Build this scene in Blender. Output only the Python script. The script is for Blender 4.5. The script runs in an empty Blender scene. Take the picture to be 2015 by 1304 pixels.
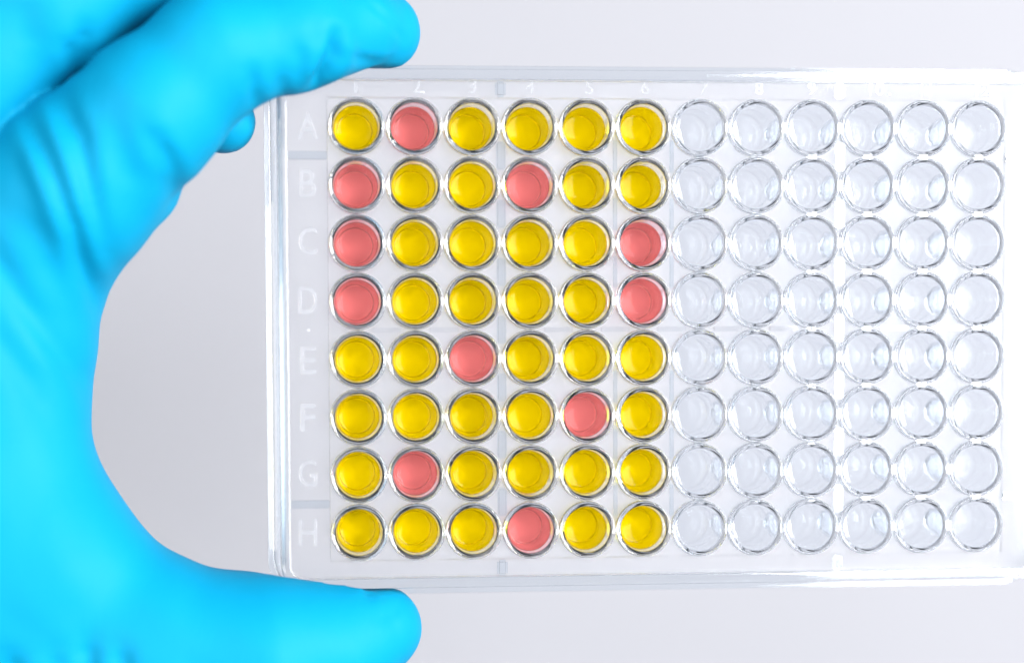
import bpy, bmesh, math, random
import numpy as np
from mathutils import Matrix, Vector

random.seed(7)
MM = 0.001
scene = bpy.context.scene
COL = scene.collection

# ------------------------------------------------------------------ camera
# plate coordinates: millimetres, origin in the middle of the well rims, x along
# the columns, y towards row A, z up (towards the camera)
W_PX, H_PX = 2015.0, 1304.0
FPX, PPX, PPY = 3750.13, 1007.5 - 135.68, 652.0 + 242.12
ANG = (0.05006769, 0.08532315, 0.01000111)
CAM_T = np.array([36.1009, 19.7701, -300.0])


def rot(a, b, c):
    ca, sa, cb, sb, cc, sc = math.cos(a), math.sin(a), math.cos(b), math.sin(b), math.cos(c), math.sin(c)
    return (np.array([[cc, -sc, 0], [sc, cc, 0], [0, 0, 1]]) @ np.array([[cb, 0, sb], [0, 1, 0], [-sb, 0, cb]])
            @ np.array([[1, 0, 0], [0, ca, -sa], [0, sa, ca]]))


RM = rot(*ANG)
CAM_C = -RM.T @ CAM_T


def at(px, py, z):
    """plate-space point (mm) seen at photo pixel px, py at height z"""
    d = RM.T @ np.array([(px - PPX) / FPX, -(py - PPY) / FPX, -1.0])
    return CAM_C + d * ((z - CAM_C[2]) / d[2])


LIFT = 280.0            # the plate is held this far above the tabletop (mm)
BASE_Z = LIFT + 14.35   # height of the well rims above the tabletop


def wz(v):              # plate mm -> world metres
    return ((v[0]) * MM, (v[1]) * MM, (v[2] + BASE_Z) * MM)


cam_data = bpy.data.cameras.new('camera')
cam = bpy.data.objects.new('camera', cam_data)
COL.objects.link(cam)
m = Matrix(RM.T.tolist()).to_4x4()
m.translation = Vector(wz(CAM_C))
cam.matrix_world = m
cam_data.sensor_width = 36.0
cam_data.lens = FPX / W_PX * 36.0
cam_data.shift_x = 135.68 / W_PX
cam_data.shift_y = 242.12 / W_PX
cam_data.clip_start = 0.01
cam_data.clip_end = 20.0
cam_data.dof.use_dof = True
cam_data.dof.focus_distance = 0.302
cam_data.dof.aperture_fstop = 6.0
scene.camera = cam

# ------------------------------------------------------------------ light
world = bpy.data.worlds.new('World')
scene.world = world
world.use_nodes = True
bg = world.node_tree.nodes['Background']
bg.inputs[0].default_value = (0.60, 0.80, 1.0, 1)
bg.inputs[1].default_value = 0.20


def area(name, loc, target, sx, sy, power, color=(1, 1, 1)):
    d = bpy.data.lights.new(name, 'AREA')
    d.shape = 'RECTANGLE'
    d.size, d.size_y = sx, sy
    d.energy = power
    d.color = color
    o = bpy.data.objects.new(name, d)
    COL.objects.link(o)
    o.location = loc
    o.rotation_euler = (Vector(target) - Vector(loc)).to_track_quat('-Z', 'Y').to_euler()
    return o


PZ = BASE_Z * MM
area('softbox', (0.52, 0.10, PZ + 0.56), (0.03, 0.0, PZ - 0.05), 0.40, 0.74, 21.0, (0.985, 0.99, 1.0))
area('fill_light', (-0.70, 0.05, PZ + 0.95), (0.0, 0.0, PZ), 1.20, 1.20, 17.5, (1.0, 0.985, 0.97))  # added soft fill from the left, flattens the shading on the glove

vs = scene.view_settings
vs.view_transform = 'Standard'
vs.look = 'None'
vs.exposure = 0.0
vs.gamma = 1.0
scene.render.engine = 'CYCLES'
cy = scene.cycles
cy.max_bounces = 24
cy.transmission_bounces = 20
cy.glossy_bounces = 8
cy.diffuse_bounces = 6
cy.transparent_max_bounces = 16
cy.caustics_reflective = True
cy.caustics_refractive = True
cy.blur_glossy = 0.6
cy.sample_clamp_indirect = 40.0
cy.use_denoising = True


# ------------------------------------------------------------------ materials
def mat(name):
    mt = bpy.data.materials.new(name)
    mt.use_nodes = True
    nt = mt.node_tree
    nt.nodes.clear()
    out = nt.nodes.new('ShaderNodeOutputMaterial')
    return mt, nt, out


def N(nt, kind, **kw):
    n = nt.nodes.new(kind)
    for k, v in kw.items():
        n.inputs[k.replace('_', ' ')].default_value = v
    return n


def plastic_mat(name, tint=(0.985, 0.99, 1.0), rough=0.015, bump=0.02, trans=1.0, ior=1.57):
    mt, nt, out = mat(name)
    p = N(nt, 'ShaderNodeBsdfPrincipled', Base_Color=(*tint, 1), Roughness=rough, IOR=ior, Transmission_Weight=trans)
    tc = N(nt, 'ShaderNodeTexCoord')
    no = N(nt, 'ShaderNodeTexNoise', Scale=260.0, Detail=2.0)
    nt.links.new(tc.outputs['Object'], no.inputs['Vector'])
    b = N(nt, 'ShaderNodeBump', Strength=bump, Distance=0.0006)
    nt.links.new(no.outputs['Fac'], b.inputs['Height'])
    nt.links.new(b.outputs['Normal'], p.inputs['Normal'])
    nt.links.new(p.outputs[0], out.inputs[0])
    return mt


M_PLASTIC = plastic_mat('clear_polystyrene', ior=1.45)
M_DECK = plastic_mat('satin_polystyrene_deck', rough=0.46, ior=1.36)
M_STRIP = plastic_mat('satin_polystyrene_strip', rough=0.50, ior=1.30)
M_WELL = plastic_mat('clear_polystyrene_well', tint=(0.965, 0.98, 1.0), bump=0.05)
M_WELL_DRY = plastic_mat('clear_polystyrene_dry_well', tint=(0.93, 0.965, 1.0), rough=0.03, bump=0.05, ior=1.35)
M_RIB = plastic_mat('clear_polystyrene_rib', tint=(0.93, 0.97, 1.0), rough=0.02, bump=0.0)  # the glove's blue reflection is put into this bluish tint
M_LETTER = plastic_mat('clear_polystyrene_raised', rough=0.06, bump=0.0, trans=0.945, ior=1.45)


def liquid_mats(name, clear, diffuse_col, deep):
    mt, nt, out = mat(name)
    g = N(nt, 'ShaderNodeBsdfPrincipled', Base_Color=(*clear, 1), Roughness=0.0, IOR=1.14, Transmission_Weight=1.0)
    df_top = N(nt, 'ShaderNodeBsdfDiffuse', Color=(*diffuse_col, 1))      # diffuse share added to make the liquid look brighter
    mh = N(nt, 'ShaderNodeMixShader', Fac=0.10)
    nt.links.new(g.outputs[0], mh.inputs[1]); nt.links.new(df_top.outputs[0], mh.inputs[2])
    nt.links.new(mh.outputs[0], out.inputs[0])
    m2, nt, out = mat(name + '_bright_floor')  # invented diffuse floor layer, lifts the brightness of the liquid disc
    df = N(nt, 'ShaderNodeBsdfDiffuse', Color=(*diffuse_col, 1))
    tr = N(nt, 'ShaderNodeBsdfTranslucent', Color=(*diffuse_col, 1))
    tp = N(nt, 'ShaderNodeBsdfTransparent', Color=(*diffuse_col, 1))
    mx = N(nt, 'ShaderNodeMixShader', Fac=0.15)
    nt.links.new(df.outputs[0], mx.inputs[1]); nt.links.new(tr.outputs[0], mx.inputs[2])
    mx2 = N(nt, 'ShaderNodeMixShader', Fac=0.05)
    nt.links.new(mx.outputs[0], mx2.inputs[1]); nt.links.new(tp.outputs[0], mx2.inputs[2])
    nt.links.new(mx2.outputs[0], out.inputs[0])
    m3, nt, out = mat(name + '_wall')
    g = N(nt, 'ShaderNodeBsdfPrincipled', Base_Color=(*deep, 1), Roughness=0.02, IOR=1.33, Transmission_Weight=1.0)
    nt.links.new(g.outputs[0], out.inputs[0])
    m4, nt, out = mat(name + '_edge')       # darkening along the longest light path, painted in as a deeper tint
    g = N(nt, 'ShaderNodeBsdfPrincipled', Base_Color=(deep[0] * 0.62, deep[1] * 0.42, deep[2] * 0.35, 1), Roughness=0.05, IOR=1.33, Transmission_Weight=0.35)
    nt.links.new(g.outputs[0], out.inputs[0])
    return mt, m2, m3, m4


M_YELLOW = liquid_mats('yellow_liquid', (1.0, 0.95, 0.05), (1.0, 0.72, 0.0), (1.0, 0.88, 0.03))
M_PINK = liquid_mats('pink_liquid', (1.0, 0.74, 0.74), (1.0, 0.275, 0.27), (1.0, 0.58, 0.56))


def table_mat():
    mt, nt, out = mat('white_tabletop')
    p = N(nt, 'ShaderNodeBsdfPrincipled', Roughness=0.7)
    tc = N(nt, 'ShaderNodeTexCoord')
    no = N(nt, 'ShaderNodeTexNoise', Scale=9.0, Detail=3.0)
    nt.links.new(tc.outputs['Object'], no.inputs['Vector'])
    r = N(nt, 'ShaderNodeMix'); r.data_type = 'RGBA'
    r.inputs['A'].default_value = (0.325, 0.322, 0.348, 1)
    r.inputs['B'].default_value = (0.34, 0.337, 0.363, 1)
    nt.links.new(no.outputs['Fac'], r.inputs['Factor'])
    nt.links.new(r.outputs['Result'], p.inputs['Base Color'])
    nt.links.new(p.outputs[0], out.inputs[0])
    return mt


def glove_mat():
    mt, nt, out = mat('turquoise_nitrile')
    p = N(nt, 'ShaderNodeBsdfPrincipled', Roughness=0.55, IOR=1.45)
    p.inputs['Specular IOR Level'].default_value = 0.10
    tc = N(nt, 'ShaderNodeTexCoord')
    n1 = N(nt, 'ShaderNodeTexNoise', Scale=45.0, Detail=4.0, Roughness=0.55)
    nt.links.new(tc.outputs['Object'], n1.inputs['Vector'])
    mx = N(nt, 'ShaderNodeMix'); mx.data_type = 'RGBA'
    mx.inputs['A'].default_value = (0.001, 0.225, 0.40, 1)
    mx.inputs['B'].default_value = (0.0015, 0.255, 0.44, 1)
    nt.links.new(n1.outputs['Fac'], mx.inputs['Factor'])
    nt.links.new(mx.outputs['Result'], p.inputs['Base Color'])
    n2 = N(nt, 'ShaderNodeTexNoise', Scale=900.0, Detail=2.0)
    nt.links.new(tc.outputs['Object'], n2.inputs['Vector'])
    n3 = N(nt, 'ShaderNodeTexNoise', Scale=150.0, Detail=3.0, Distortion=1.2)
    mp = N(nt, 'ShaderNodeMapping', Rotation=(0, 0, 0.5), Scale=(1.0, 0.35, 1.0))
    nt.links.new(tc.outputs['Object'], mp.inputs['Vector'])
    nt.links.new(mp.outputs['Vector'], n3.inputs['Vector'])
    b0 = N(nt, 'ShaderNodeBump', Strength=0.16, Distance=0.0005)
    nt.links.new(n3.outputs['Fac'], b0.inputs['Height'])
    b1 = N(nt, 'ShaderNodeBump', Strength=0.12, Distance=0.0002)
    nt.links.new(b0.outputs['Normal'], b1.inputs['Normal'])
    nt.links.new(n2.outputs['Fac'], b1.inputs['Height'])
    nt.links.new(b1.outputs['Normal'], p.inputs['Normal'])
    nt.links.new(p.outputs[0], out.inputs[0])
    return mt


M_TABLE = table_mat()
M_GLOVE = glove_mat()


# ------------------------------------------------------------------ helpers
def link(name, me, material, parent=None, smooth=False, loc=None):
    if material is not None and not me.materials:
        me.materials.append(material)
    if smooth:
        me.polygons.foreach_set('use_smooth', [True] * len(me.polygons))
    o = bpy.data.objects.new(name, me)
    COL.objects.link(o)
    if parent is not None:
        o.parent = parent
    if loc is not None:
        o.location = loc
    return o


def tag(o, label, cat, group=None):
    o['label'] = label
    o['category'] = cat
    if group:
        o['group'] = group
    return o


def mesh_from(name, verts, faces):
    me = bpy.data.meshes.new(name)
    me.from_pydata([tuple(c * MM for c in v) for v in verts], [], faces)
    me.validate()
    me.update()
    return me


def sharp(me, deg=35):
    """smooth shading that keeps hard edges hard"""
    bm = bmesh.new(); bm.from_mesh(me)
    bmesh.ops.recalc_face_normals(bm, faces=bm.faces)
    lim = math.radians(deg)
    for f in bm.faces:
        f.smooth = True
    for e in bm.edges:
        if len(e.link_faces) == 2 and e.calc_face_angle(0) > lim:
            e.smooth = False
    bm.to_mesh(me); bm.free()
    return me


def lathe(profile, seg=56):
    """closed (r, z) profile turned round z; r == 0 points become poles"""
    verts, rings = [], []
    for r, z in profile:
        if r < 1e-6:
            rings.append([len(verts)] * seg); verts.append((0, 0, z))
        else:
            rings.append(list(range(len(verts), len(verts) + seg)))
            verts += [(r * math.cos(2 * math.pi * k / seg), r * math.sin(2 * math.pi * k / seg), z) for k in range(seg)]
    return verts, rings


def lathe_faces(rings, close, seg=56):
    faces = []
    n = len(rings)
    for i in range(n if close else n - 1):
        a, b = rings[i], rings[(i + 1) % n]
        for k in range(seg):
            q = [a[k], a[(k + 1) % seg], b[(k + 1) % seg], b[k]]
            u = []
            for v in q:
                if v not in u:
                    u.append(v)
            if len(u) > 2:
                faces.append(u)
    return faces


# ------------------------------------------------------------------ setting
def build_table():
    bm = bmesh.new()
    bmesh.ops.create_grid(bm, x_segments=8, y_segments=8, size=0.9)
    me = bpy.data.meshes.new('tabletop'); bm.to_mesh(me); bm.free()
    o = link('tabletop', me, M_TABLE)
    o['kind'] = 'structure'
    o['label'] = 'plain pale grey white tabletop behind the held plate'


build_table()

# ------------------------------------------------------------------ well plate
plate = bpy.data.objects.new('well_plate', None)
COL.objects.link(plate)
plate.location = (0, 0, LIFT * MM)
plate.empty_display_size = 0.02
tag(plate, 'clear plastic sample plate with ninety six round wells, held by the gloved hand', 'well plate')


def pz(z):              # plate z (rims = 0) -> local z of the plate empty (base = 0)
    return z + 14.35


R_OUT, R_LIP, R_BOT = 4.46, 3.62, 3.18
DECK_T, DECK_B = -0.75, -1.95         # well block
EDGE_T, EDGE_B = -1.30, -2.50         # border strip with the writing
BX, BY = 60.2, 38.7                   # inside of the rim


def rrect(hx, hy, r, n=7):
    pts = []
    for cx, cyy, a0 in ((hx - r, hy - r, 0), (-hx + r, hy - r, 90), (-hx + r, -hy + r, 180), (hx - r, -hy + r, 270)):
        for k in range(n + 1):
            a = math.radians(a0 + 90 * k / n)
            pts.append((cx + r * math.cos(a), cyy + r * math.sin(a)))
    return pts


def build_deck():
    verts, faces, idx = [], [], {}

    def V(x, y, z):
        k = (round(x, 3), round(y, 3), round(z, 3))
        if k not in idx:
            idx[k] = len(verts); verts.append((x, y, pz(z)))
        return idx[k]

    SEG = 48
    RH = R_OUT + 0.02
    for c in range(12):
        for r in range(8):
            cx, cyy = (c - 5.5) * 9, (3.5 - r) * 9
            sq, ci = [], []
            for k in range(SEG):
                a = 2 * math.pi * k / SEG
                s = 4.5 / max(abs(math.cos(a)), abs(math.sin(a)))
                sq.append((cx + s * math.cos(a), cyy + s * math.sin(a)))
                ci.append((cx + RH * math.cos(a), cyy + RH * math.sin(a)))
            for k in range(SEG):
                j = (k + 1) % SEG
                faces.append([V(*ci[k], DECK_T), V(*sq[k], DECK_T), V(*sq[j], DECK_T), V(*ci[j], DECK_T)])
                faces.append([V(*ci[j], DECK_B), V(*sq[j], DECK_B), V(*sq[k], DECK_B), V(*ci[k], DECK_B)])
                faces.append([V(*ci[j], DECK_T), V(*ci[j], DECK_B), V(*ci[k], DECK_B), V(*ci[k], DECK_T)])
                # outer side of the block
                mx, my = (sq[k][0] + sq[j][0]) / 2, (sq[k][1] + sq[j][1]) / 2
                if abs(mx) > 53.99 or abs(my) > 35.99:
                    faces.append([V(*sq[k], DECK_T), V(*sq[k], DECK_B), V(*sq[j], DECK_B), V(*sq[j], DECK_T)])
    return sharp(mesh_from('deck', verts, faces), 30)


link('well_block_deck', build_deck(), M_DECK, plate)


def ring_solid(outer_pts, inner_pts, zt, zb):
    n = len(outer_pts)
    verts = ([(x, y, pz(zt)) for x, y in outer_pts] + [(x, y, pz(zt)) for x, y in inner_pts]
             + [(x, y, pz(zb)) for x, y in outer_pts] + [(x, y, pz(zb)) for x, y in inner_pts])
    faces = []
    for i in range(n):
        j = (i + 1) % n
        faces += [[i, j, n + j, n + i], [2 * n + j, 2 * n + i, 3 * n + i, 3 * n + j],
                  [j, i, 2 * n + i, 2 * n + j], [n + i, n + j, 3 * n + j, 3 * n + i]]
    return verts, faces


v, f = ring_solid(rrect(BX - 0.02, BY - 0.02, 2.2), rrect(54.03, 36.03, 0.6), EDGE_T, EDGE_B)
link('border_strip', sharp(mesh_from('border_strip', v, f), 30), M_STRIP, plate)


def build_skirt():
    # cross-section: (offset outwards from the rim's inside, z), anticlockwise
    prof = [(0.0, -0.36), (0.06, -0.23), (0.2, -0.18), (1.3, -0.18), (1.44, -0.23), (1.5, -0.38), (1.66, -11.0),
            (1.85, -11.35), (2.2, -11.5), (3.42, -11.6), (3.56, -11.66), (3.62, -11.85), (3.68, -14.2), (3.6, -14.35),
            (2.5, -14.35), (2.42, -14.2), (2.32, -12.6), (0.62, -12.4), (0.40, -11.8), (0.16, -2.6)]
    rings = []
    verts = []
    for off, z in prof:
        pts = rrect(BX + off, BY + off * 1.08, 2.2 + off, 8)
        rings.append(list(range(len(verts), len(verts) + len(pts))))
        verts += [(x, y, pz(z)) for x, y in pts]
    faces = []
    n = len(rings[0])
    for i in range(len(rings)):
        a, b = rings[i], rings[(i + 1) % len(rings)]
        for k in range(n):
            faces.append([a[k], a[(k + 1) % n], b[(k + 1) % n], b[k]])
    return sharp(mesh_from('skirt', verts, faces), 40)


link('skirt', build_skirt(), M_RIB, plate)


def box_mesh(name, sx, sy, z0, z1, bev=0.1):
    bm = bmesh.new()
    bmesh.ops.create_cube(bm, size=1.0)
    for v in bm.verts:
        v.co = Vector((v.co.x * sx, v.co.y * sy, z0 + (v.co.z + 0.5) * (z1 - z0))) * MM
    if bev:
        bmesh.ops.bevel(bm, geom=bm.edges[:], offset=bev * MM, segments=2, affect='EDGES')
    me = bpy.data.meshes.new(name); bm.to_mesh(me); bm.free()
    return sharp(me, 30)


# ribs bridging the border strip, and gussets under the deck between the wells
rib_side = box_mesh('rib', 6.05, 1.25, pz(EDGE_T) + 0.01, pz(-0.25), 0.14)
for sx in (-1, 1):
    for y in (27, -27):
        link('rib', rib_side, M_RIB, plate, loc=(sx * 57.1 * MM, y * MM, 0))
rib_end = box_mesh('rib_end', 1.65, 2.5, pz(EDGE_T) + 0.01, pz(-0.30), 0.35)
for x in (-27, 27):
    for sy in (-1, 1):
        link('rib', rib_end, M_RIB, plate, loc=(x * MM, sy * 37.35 * MM, 0))
g_v = box_mesh('seam', 1.5, 4.4, pz(DECK_T) + 0.01, pz(-0.25), 0.22)
g_v2 = box_mesh('seam_thin', 0.7, 5.0, pz(DECK_T) + 0.01, pz(-0.5), 0.1)
g_h = box_mesh('seam_cross', 4.6, 0.8, pz(DECK_T) + 0.01, pz(-0.5), 0.1)
for x, me in ((-27, g_v), (27, g_v), (0, g_v2), (-9, g_v2)):
    for k in range(1, 8):
        if k == 4 and me is g_v2:
            continue
        link('seam_ridge', me, M_RIB, plate, loc=(x * MM, (36 - 9 * k) * MM, 0))
for k in range(1, 12):
    if k not in (3, 9):
        link('seam_ridge', g_h, M_PLASTIC, plate, loc=((-54 + 9 * k) * MM, 0, 0))
b_v = box_mesh('bridge', 1.7, 0.8, pz(-0.72), pz(-0.30), 0.16)
b_h = box_mesh('bridge_cross', 0.8, 1.7, pz(-0.72), pz(-0.30), 0.16)
for c in range(12):
    for r in range(7):
        link('bridge', b_v, M_PLASTIC, plate, loc=((c - 5.5) * 9 * MM, (27 - 9 * r) * MM, 0))
for c in range(11):
    for r in range(8):
        link('bridge', b_h, M_PLASTIC, plate, loc=((c - 5) * 9 * MM, (3.5 - r) * 9 * MM, 0))


# the wells
def well_mesh(fillet):
    ZB = -11.0
    prof = [(0, ZB - 0.24), (0.7, ZB - 0.225)]
    if fillet < 1:
        prof.append((1.6, ZB - 0.19))
    w = R_BOT - fillet
    for k in range(7):          # rounded corner between floor and wall
        a = math.radians(90 * k / 6)
        prof.append((w + fillet * math.sin(a), ZB - 0.10 + fillet * (1 - math.cos(a))))
    prof += [(R_BOT + 0.15, -7.5), (R_BOT + 0.30, -4.0), (R_LIP - 0.07, -1.3), (R_LIP, -0.75), (R_LIP + 0.06, -0.50),
             (R_LIP + 0.14, -0.40), (R_LIP + 0.52, -0.20), (R_LIP + 0.62, -0.165), (R_OUT - 0.14, -0.17), (R_OUT - 0.05, -0.24), (R_OUT, -0.45), (R_OUT, -2.1),
             (R_OUT - 0.12, -2.5), (R_OUT - 0.22, -6.0), (R_OUT - 0.34, -11.0), (R_OUT - 0.45, -11.6), (R_OUT - 0.7, -12.0),
             (R_OUT - 1.1, -12.2), (2.2, -12.2), (0, -12.2)]
    verts, rings = lathe([(r, pz(z)) for r, z in prof])
    return sharp(mesh_from('well', verts, lathe_faces(rings, False)), 50)


WELL, WELL_DRY = well_mesh(0.42), well_mesh(0.6)
ROWS = 'ABCDEFGH'
PINK = {'A2', 'B1', 'B4', 'C1', 'C6', 'D1', 'D6', 'E3', 'F5', 'G2', 'H4'}


def liquid_mesh(name, top, mats, wob):
    ZB = -11.0
    e = -0.015          # hairline clear of the plastic
    def ri(z):
        return R_BOT + (R_LIP - 0.07 - R_BOT) * (z - ZB) / (-1.0 - ZB)
    fl = 0.42
    prof = [(0, top), (1.2, top + 0.01), (2.2, top + 0.06), (2.9, top + 0.20), (ri(top) - 0.12, top + 0.42),
            (ri(top + .6) + e, top + 0.62), (ri(top) + e, top - 0.4), (R_BOT + 0.15 + e, -7.5)]
    for k in range(6, -1, -1):
        a = math.radians(90 * k / 6)
        prof.append((R_BOT - fl + fl * math.sin(a) + e, ZB - 0.08 + fl * (1 - math.cos(a))))
    prof.append((0, ZB - 0.08))
    verts, rings = lathe([(r, pz(z)) for r, z in prof])
    me = mesh_from(name, verts, lathe_faces(rings, False))
    me.materials.append(mats[0]); me.materials.append(mats[1]); me.materials.append(mats[2]); me.materials.append(mats[3])
    sharp(me, 60)
    for p in me.polygons:       # added bright diffuse layer goes on the liquid's floor
        if all(me.vertices[i].co.z / MM < pz(ZB + 0.06) for i in p.vertices):
            p.material_index = 1
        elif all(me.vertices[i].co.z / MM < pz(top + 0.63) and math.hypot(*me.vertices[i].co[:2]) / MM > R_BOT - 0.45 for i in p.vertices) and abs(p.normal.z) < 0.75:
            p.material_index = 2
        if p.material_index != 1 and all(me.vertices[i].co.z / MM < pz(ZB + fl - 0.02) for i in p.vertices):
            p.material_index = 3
    return me


LIQ = {}
for kind, mats in (('yellow', M_YELLOW), ('pink', M_PINK)):
    LIQ[kind] = [liquid_mesh(kind + '_liquid', t, mats, 0) for t in (-2.9, -3.3, -3.6, -4.0, -4.3)]
for r in range(8):
    for c in range(12):
        x, y = (c - 5.5) * 9, (3.5 - r) * 9
        o = link('well', WELL if c < 6 else WELL_DRY, M_WELL if c < 6 else M_WELL_DRY, plate, loc=(x * MM, y * MM, 0))
        o.rotation_euler.z = random.uniform(0, 6.28)
        if c < 6:
            cell = ROWS[r] + str(c + 1)
            kind = 'pink' if cell in PINK else 'yellow'
            me = random.choice(LIQ[kind])
            q = link(kind + '_liquid', me, None)
            q.location = (x * MM, y * MM, LIFT * MM)
            q.rotation_euler.z = random.uniform(0, 6.28)
            tag(q, f'{kind} liquid in well {cell} of the clear plate', 'liquid', 'liquid samples in the plate')


# raised writing
def text_mesh(ch, size, depth, bevel):
    cu = bpy.data.curves.new('text', 'FONT')
    cu.body = ch
    cu.align_x = 'CENTER'
    cu.align_y = 'CENTER'
    cu.size = size * MM
    cu.extrude = depth * 0.5 * MM
    cu.bevel_depth = bevel * MM
    cu.bevel_resolution = 1
    cu.resolution_u = 5
    cu.offset = -0.04 * MM
    o = bpy.data.objects.new('text', cu)
    COL.objects.link(o)
    dg = bpy.context.evaluated_depsgraph_get()
    dg.update()
    me = bpy.data.meshes.new_from_object(o.evaluated_get(dg))
    bpy.data.objects.remove(o)
    bpy.data.curves.remove(cu)
    me.materials.clear()
    vs_ = np.array([v.co[:] for v in me.vertices])
    mid = (vs_.min(0) + vs_.max(0)) / 2
    for v in me.vertices:
        v.co -= Vector(mid)
    return me


def put_text(name, ch, px, py, h_mm, w_mm, label):
    me = text_mesh(ch, 6.0, 0.20, 0.09 if h_mm > 3 else 0.08)
    vs_ = np.array([v.co[:] for v in me.vertices]) / MM
    ext = vs_.max(0) - vs_.min(0)
    for v in me.vertices:
        v.co.x *= w_mm / ext[0]
        v.co.y *= h_mm / ext[1]
        v.co.z *= 1.0 if h_mm > 3 else 0.42
    p = at(px, py, EDGE_T)
    o = link(name, me, M_LETTER, plate, loc=(p[0] * MM, p[1] * MM, (pz(EDGE_T) + ext[2] / 2 * (1.0 if h_mm > 3 else 0.42) + 0.005) * MM))
    o['label'] = label
    return o


LY = (248, 361, 475, 591, 709, 821, 931, 1047)
LW = (3.2, 2.7, 2.9, 2.9, 2.5, 2.4, 2.9, 2.9)
for ch, y, w in zip(ROWS, LY, LW):
    put_text('letter', ch, 606, y, 4.25, w, f'raised clear letter {ch}')
NX = (700, 820, 929, 1043, 1160, 1270, 1386, 1494, 1597, 1725, 1822, 1934)
for i, x in enumerate(NX):
    s = str(i + 1)
    put_text('numeral', s, x, 170 + 7 * (x - 700) / 1234, 2.05, {1: 0.55 if s == '1' else 1.25, 2: 2.5}[len(s)] if s != '11' else 1.7,
             f'raised clear number {s}')
dot = mesh_from('raised_dot', *(lambda vr: (vr[0], lathe_faces(vr[1], False, 16)))(lathe([(0, 0.16), (0.14, 0.15), (0.24, 0.1), (0.26, 0), (0, 0)], 16)))
sharp(dot, 50)
for px, py in ((607, 650), (831, 181), (1750, 186), (1947, 187)):
    p = at(px, py, EDGE_T)
    link('raised_dot', dot, M_LETTER, plate, loc=(p[0] * MM, p[1] * MM, (pz(EDGE_T) + 0.005) * MM))


# ------------------------------------------------------------------ gloved hand
def rc(points):
    """chain of (px, py, z mm, r mm) -> list of (point mm, radius)"""
    return [(at(px, py, z), r) for px, py, z, r in points]


INDEX = rc([(60, 480, -1, 12.4), (146, 366, 4, 12.7), (294, 221, 8, 10.4), (424, 102, 8.5, 9.0), (590, 66, 5.5, 7.9),
            (690, 50, 0.5, 6.3), (750, 58, -3.5, 5.8)])
HEEL = rc([(-260, 1000, -4, 17.0), (-40, 1200, -4, 15.0), (120, 1300, -3, 13.0), (300, 1330, -2, 12.0)])
PAD = rc([(720, 70, -4, 4.0), (768, 79, -4, 3.7)])
BULGE = rc([(270, 340, 3, 6.0), (298, 376, 2, 4.2)])
MIDDLE = rc([(-130, 330, -2, 12.5), (-57, 132, 1, 11.6), (94, 2, 2, 10.8), (284, -117, 1, 10.2), (470, -180, -1, 9.0), (620, -190, -5, 7.5)])
CURLED = rc([(-80, 330, -13, 10.0), (80, 110, -15, 9.0), (260, 110, -15, 8.0), (380, 188, -10, 6.5), (438, 237, -5, 5.2)])
LITTLE = rc([(-200, 320, -14, 10.0), (-160, 90, -20, 8.5), (-40, -60, -22, 7.6), (120, -90, -22, 6.5)])
WEB = rc([(60, 480, -1, 12.4), (18, 590, -2, 12.6), (-8, 720, -2.5, 12.8), (-4, 850, -2.5, 12.3), (84, 1106, -2, 11.6)])
THUMB = rc([(-260, 1000, -4, 17.0), (84, 1106, -2, 12.2), (352, 1274, 0, 11.6), (520, 1288, 1, 11.2), (655, 1268, -1.5, 8.5), (744, 1234, -4, 6.9)])
PALM = rc([(-130, 420, -5, 15.0), (-240, 620, -8, 16.5), (-330, 850, -8, 17.5), (-640, 900, -10, 21.0), (-1000, 960, -12, 24.0)])
PALM2 = rc([(-130, 420, -5, 15.0), (-60, 700, -6, 15.0), (-100, 950, -5, 16.0), (-330, 850, -8, 17.5)])


def cone_sdf(P, a, ra, b, rb):
    ab = b - a
    t = np.clip(((P - a) @ ab) / (ab @ ab), 0, 1)
    d = P - a - t[:, None] * ab
    return np.sqrt((d * d).sum(1)) - (ra + (rb - ra) * t)


def smin(a, b, k):
    h = np.maximum(k - np.abs(a - b), 0) / k
    return np.minimum(a, b) - h * h * k * 0.25


def chain_sdf(P, ch, k):
    d = None
    for (a, ra), (b, rb) in zip(ch[:-1], ch[1:]):
        e = cone_sdf(P, a, ra, b, rb)
        d = e if d is None else smin(d, e, k)
    return d


def hand_sdf(P):
    palm = smin(chain_sdf(P, PALM, 6), chain_sdf(P, PALM2, 6), 8)
    palm = smin(palm, chain_sdf(P, WEB, 5), 7)
    d = smin(smin(palm, chain_sdf(P, THUMB, 6), 9), chain_sdf(P, HEEL, 5), 6)
    d = smin(d, chain_sdf(P, INDEX, 3.5), 4)
    d = smin(d, chain_sdf(P, BULGE, 3), 2.5)
    d = smin(d, chain_sdf(P, PAD, 2), 2.5)
    d = smin(d, chain_sdf(P, MIDDLE, 4), 1.0)
    d = smin(d, chain_sdf(P, CURLED, 3), 3.0)
    d = smin(d, chain_sdf(P, LITTLE, 3), 1.5)
    # flesh yields to the plate: keep clear of its block and of its foot flange
    for hx, hy, z0, z1 in ((61.9, 40.6, -14.5, -0.1), (63.98, 42.85, -14.5, -11.4)):
        q = np.abs(P - np.array([0, 0, (z0 + z1) / 2])) - np.array([hx, hy, (z1 - z0) / 2])
        bsd = np.sqrt((np.maximum(q, 0) ** 2).sum(1)) + np.minimum(q.max(1), 0)
        d = -smin(-d, bsd - 0.08, 0.8)
    return d


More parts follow.
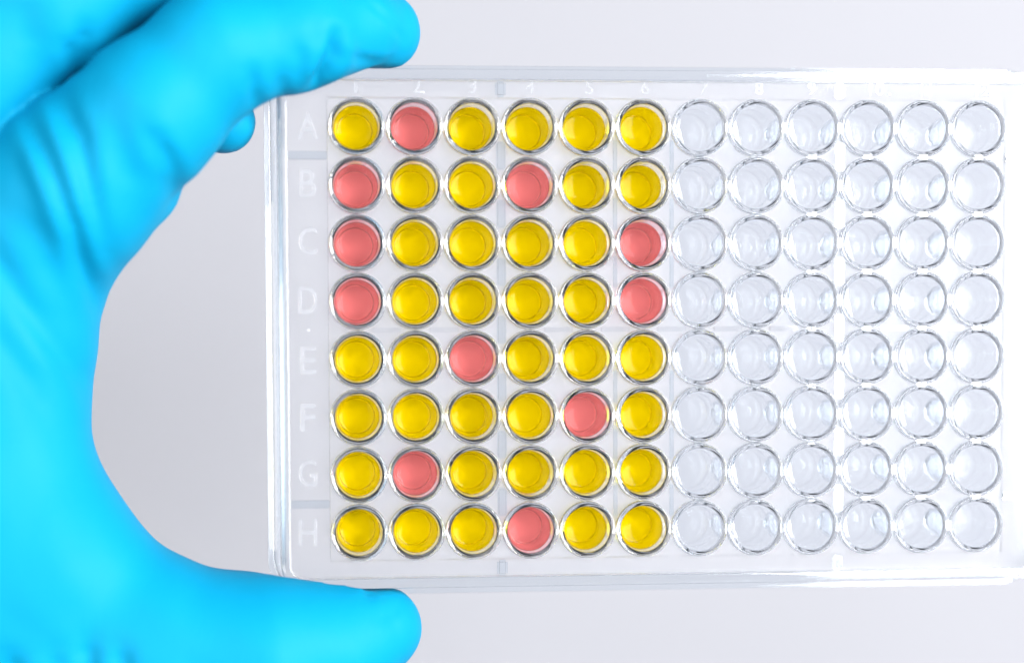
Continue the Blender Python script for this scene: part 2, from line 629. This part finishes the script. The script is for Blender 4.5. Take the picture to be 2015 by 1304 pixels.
def surface_nets(lo, hi, h):
    n = np.ceil((hi - lo) / h).astype(int) + 1
    ax = [lo[i] + h * np.arange(n[i]) for i in range(3)]
    B = 8                                    # evaluate finely only near the surface
    nb = -(-n // B)
    n = nb * B
    ax = [lo[i] + h * np.arange(n[i]) for i in range(3)]
    cc = [lo[i] + h * (np.arange(nb[i]) * B + (B - 1) / 2) for i in range(3)]
    C = np.stack(np.meshgrid(*cc, indexing='ij'), -1).reshape(-1, 3)
    dc = hand_sdf(C)
    F = np.repeat(np.repeat(np.repeat(dc.reshape(nb), B, 0), B, 1), B, 2).astype(np.float32)
    act = np.flatnonzero(np.abs(dc) < h * B * 0.87 + 2.0)
    off = (np.stack(np.meshgrid(*[np.arange(B)] * 3, indexing='ij'), -1).reshape(-1, 3) - (B - 1) / 2) * h
    for k0 in range(0, len(act), 400):
        a = act[k0:k0 + 400]
        P = (C[a][:, None, :] + off[None]).reshape(-1, 3)
        v = hand_sdf(P).reshape(-1, B, B, B)
        for q, bi in enumerate(a):
            bx_, by_, bz_ = np.unravel_index(bi, nb)
            F[bx_ * B:bx_ * B + B, by_ * B:by_ * B + B, bz_ * B:bz_ * B + B] = v[q]
    S = F < 0
    cs = np.zeros(n - 1, dtype=np.int8)
    for dx in (0, 1):
        for dy in (0, 1):
            for dz in (0, 1):
                cs += S[dx:n[0] - 1 + dx, dy:n[1] - 1 + dy, dz:n[2] - 1 + dz]
    act = (cs > 0) & (cs < 8)
    I = np.argwhere(act)
    vid = -np.ones(n - 1, dtype=np.int64)
    vid[act] = np.arange(len(I))
    acc = np.zeros((len(I), 3)); cnt = np.zeros(len(I))
    corners = [(dx, dy, dz) for dx in (0, 1) for dy in (0, 1) for dz in (0, 1)]
    for a in corners:
        for axis in range(3):
            if a[axis] == 1:
                continue
            b = list(a); b[axis] = 1
            A = I + np.array(a); B = I + np.array(b)
            fa = F[A[:, 0], A[:, 1], A[:, 2]]; fb = F[B[:, 0], B[:, 1], B[:, 2]]
            cr = (fa < 0) != (fb < 0)
            t = np.where(cr, fa / np.where(cr, fa - fb, 1), 0)
            p = A + t[:, None] * (B - A)
            acc[cr] += p[cr]; cnt[cr] += 1
    V = lo + h * acc / cnt[:, None]
    faces = []
    for axis in range(3):
        o1, o2 = (axis + 1) % 3, (axis + 2) % 3
        sl0 = [slice(None)] * 3; sl1 = [slice(None)] * 3
        sl0[axis] = slice(0, -1); sl1[axis] = slice(1, None)
        s0, s1 = S[tuple(sl0)], S[tuple(sl1)]
        E = np.argwhere(s0 != s1)
        ok = (E[:, o1] > 0) & (E[:, o2] > 0) & (E[:, o1] < n[o1] - 1) & (E[:, o2] < n[o2] - 1)
        E = E[ok]
        inside = s0[E[:, 0], E[:, 1], E[:, 2]]
        def cell(d1, d2):
            C = E.copy(); C[:, o1] -= d1; C[:, o2] -= d2
            return vid[C[:, 0], C[:, 1], C[:, 2]]
        q = np.stack([cell(1, 1), cell(0, 1), cell(0, 0), cell(1, 0)], 1)
        q[~inside] = q[~inside][:, ::-1]
        faces.append(q)
    return V, np.concatenate(faces)


# folds in the rubber: polylines in photo pixels, width mm, depth mm
FOLDS = [
    ([(57, 227), (80, 270), (101, 307), (129, 368), (160, 461), (172, 538), (190, 612)], 1.25, 1.15),
    ([(129, 199), (147, 245), (172, 291), (184, 353), (202, 440), (208, 495)], 1.3, 0.95),
    ([(20, 290), (61, 383), (80, 440), (110, 510)], 2.6, 0.8),
    ([(-10, 490), (37, 566), (83, 639), (132, 707), (172, 777)], 1.7, 0.75),
    ([(-10, 640), (37, 707), (80, 783), (110, 840)], 2.0, 0.5),
    ([(294, 261), (319, 337), (330, 400)], 1.3, 0.4),
    ([(325, 291), (350, 353), (348, 400), (336, 436)], 1.2, 0.7),
    ([(240, 255), (262, 320), (270, 390)], 1.8, 0.3),
    ([(138, 95), (155, 138)], 1.1, 0.7),
    ([(172, 70), (168, 126)], 1.2, 0.8),
    ([(60, 20), (70, 110)], 2.4, 0.4),
    ([(501, 160), (502, 200), (497, 222)], 0.9, 0.6),
    ([(552, 165), (560, 200)], 1.0, 0.3),
    ([(586, 108), (593, 142), (588, 175)], 1.1, 0.4),
    ([(622, 80), (630, 112), (622, 150)], 1.2, 0.35),
    ([(660, 84), (659, 119), (643, 147), (620, 178), (606, 192)], 1.0, 1.7),
    ([(686, 115), (729, 118), (754, 115)], 0.6, 0.35),
    ([(771, 112), (773, 132)], 0.6, 0.9),
    ([(755, 114), (757, 132)], 0.5, 0.4),
    ([(729, 10), (767, 38), (802, 71)], 0.5, 0.3),
    ([(731, 1166), (731, 1176)], 0.8, 0.6),
    ([(772, 1166), (766, 1178)], 0.9, 0.8),
    ([(800, 1180), (762, 1222)], 1.0, 0.25),
    ([(30, 1285), (36, 1330)], 1.6, 0.7),
    ([(178, 1255), (184, 1330)], 1.6, 0.9),
    ([(240, 1268), (250, 1330)], 1.5, 0.7),
    ([(120, 1280), (124, 1330)], 1.5, 0.5),
]


def build_hand():
    lo = np.array([-170.0, -75.0, -42.0]); hi = np.array([5.0, 95.0, 26.0])
    h = 0.6
    V, Fq = surface_nets(lo, hi, h)
    for _ in range(1):                       # pull the vertices onto the true surface
        d = hand_sdf(V)
        e = 0.15
        G = np.stack([hand_sdf(V + np.eye(3)[i] * e) - hand_sdf(V - np.eye(3)[i] * e) for i in range(3)], 1) / (2 * e)
        G /= np.maximum(np.linalg.norm(G, axis=1, keepdims=True), 1e-3)
        V = V - np.clip(d, -h, h)[:, None] * G * 0.9
    disp = np.zeros(len(V))
    up = np.clip(G[:, 2] * 1.8 + 0.35, 0, 1)
    for pts, w, depth in FOLDS:
        pl = np.array([at(px, py, 6.0)[:2] for px, py in pts])
        best = np.full(len(V), 1e9); bt = np.zeros(len(V))
        L = np.concatenate([[0], np.cumsum(np.linalg.norm(np.diff(pl, axis=0), axis=1))])
        for i in range(len(pl) - 1):
            a, b = pl[i], pl[i + 1]
            ab = b - a
            t = np.clip(((V[:, :2] - a) @ ab) / (ab @ ab), 0, 1)
            dd = np.linalg.norm(V[:, :2] - a - t[:, None] * ab, axis=1)
            s = dd < best
            best[s] = dd[s]; bt[s] = (L[i] + t[s] * (L[i + 1] - L[i])) / L[-1]
        env = np.clip(np.minimum((bt + 0.12) / 0.3, (1.12 - bt) / 0.35), 0, 1)
        prof = -np.exp(-(best / w) ** 2) + 0.28 * np.exp(-((best - 2.1 * w) / (1.1 * w)) ** 2)
        disp += prof * depth * env * up
    # loose, uneven rubber
    x, y, z = V.T
    disp += 0.07 * np.sin(x * 0.33 + 1.3 * np.sin(y * 0.11)) * np.sin(y * 0.21 + z * 0.17 + 1.0)
    disp += 0.04 * np.sin(x * 0.71 + y * 0.45 + 2.0 * np.sin(y * 0.19 + z * 0.2))
    box = np.maximum(np.maximum(np.abs(x) - 64, np.abs(y) - 42.9), np.maximum(z + 0.1, -14.5 - z))
    disp *= np.clip((box - 0.2) / 1.5, 0, 1)
    V = V + G * disp[:, None]
    E2 = np.concatenate([Fq[:, [0, 1]], Fq[:, [1, 2]], Fq[:, [2, 3]], Fq[:, [3, 0]]])
    for _ in range(2):                       # relax the rubber a little
        acc = np.zeros_like(V); cnt = np.zeros(len(V))
        np.add.at(acc, E2[:, 0], V[E2[:, 1]]); np.add.at(cnt, E2[:, 0], 1)
        np.add.at(acc, E2[:, 1], V[E2[:, 0]]); np.add.at(cnt, E2[:, 1], 1)
        V = 0.5 * V + 0.5 * acc / np.maximum(cnt, 1)[:, None]
    me = bpy.data.meshes.new('gloved_hand')
    me.from_pydata([((a) * MM, b * MM, c * MM) for a, b, c in V], [], Fq.tolist())
    me.update()
    o = link('gloved_hand', me, M_GLOVE, smooth=True)
    o.location = (0, 0, BASE_Z * MM)
    return tag(o, 'hand in a bright turquoise rubber glove gripping the clear plate between fingers and thumb', 'gloved hand')


build_hand()
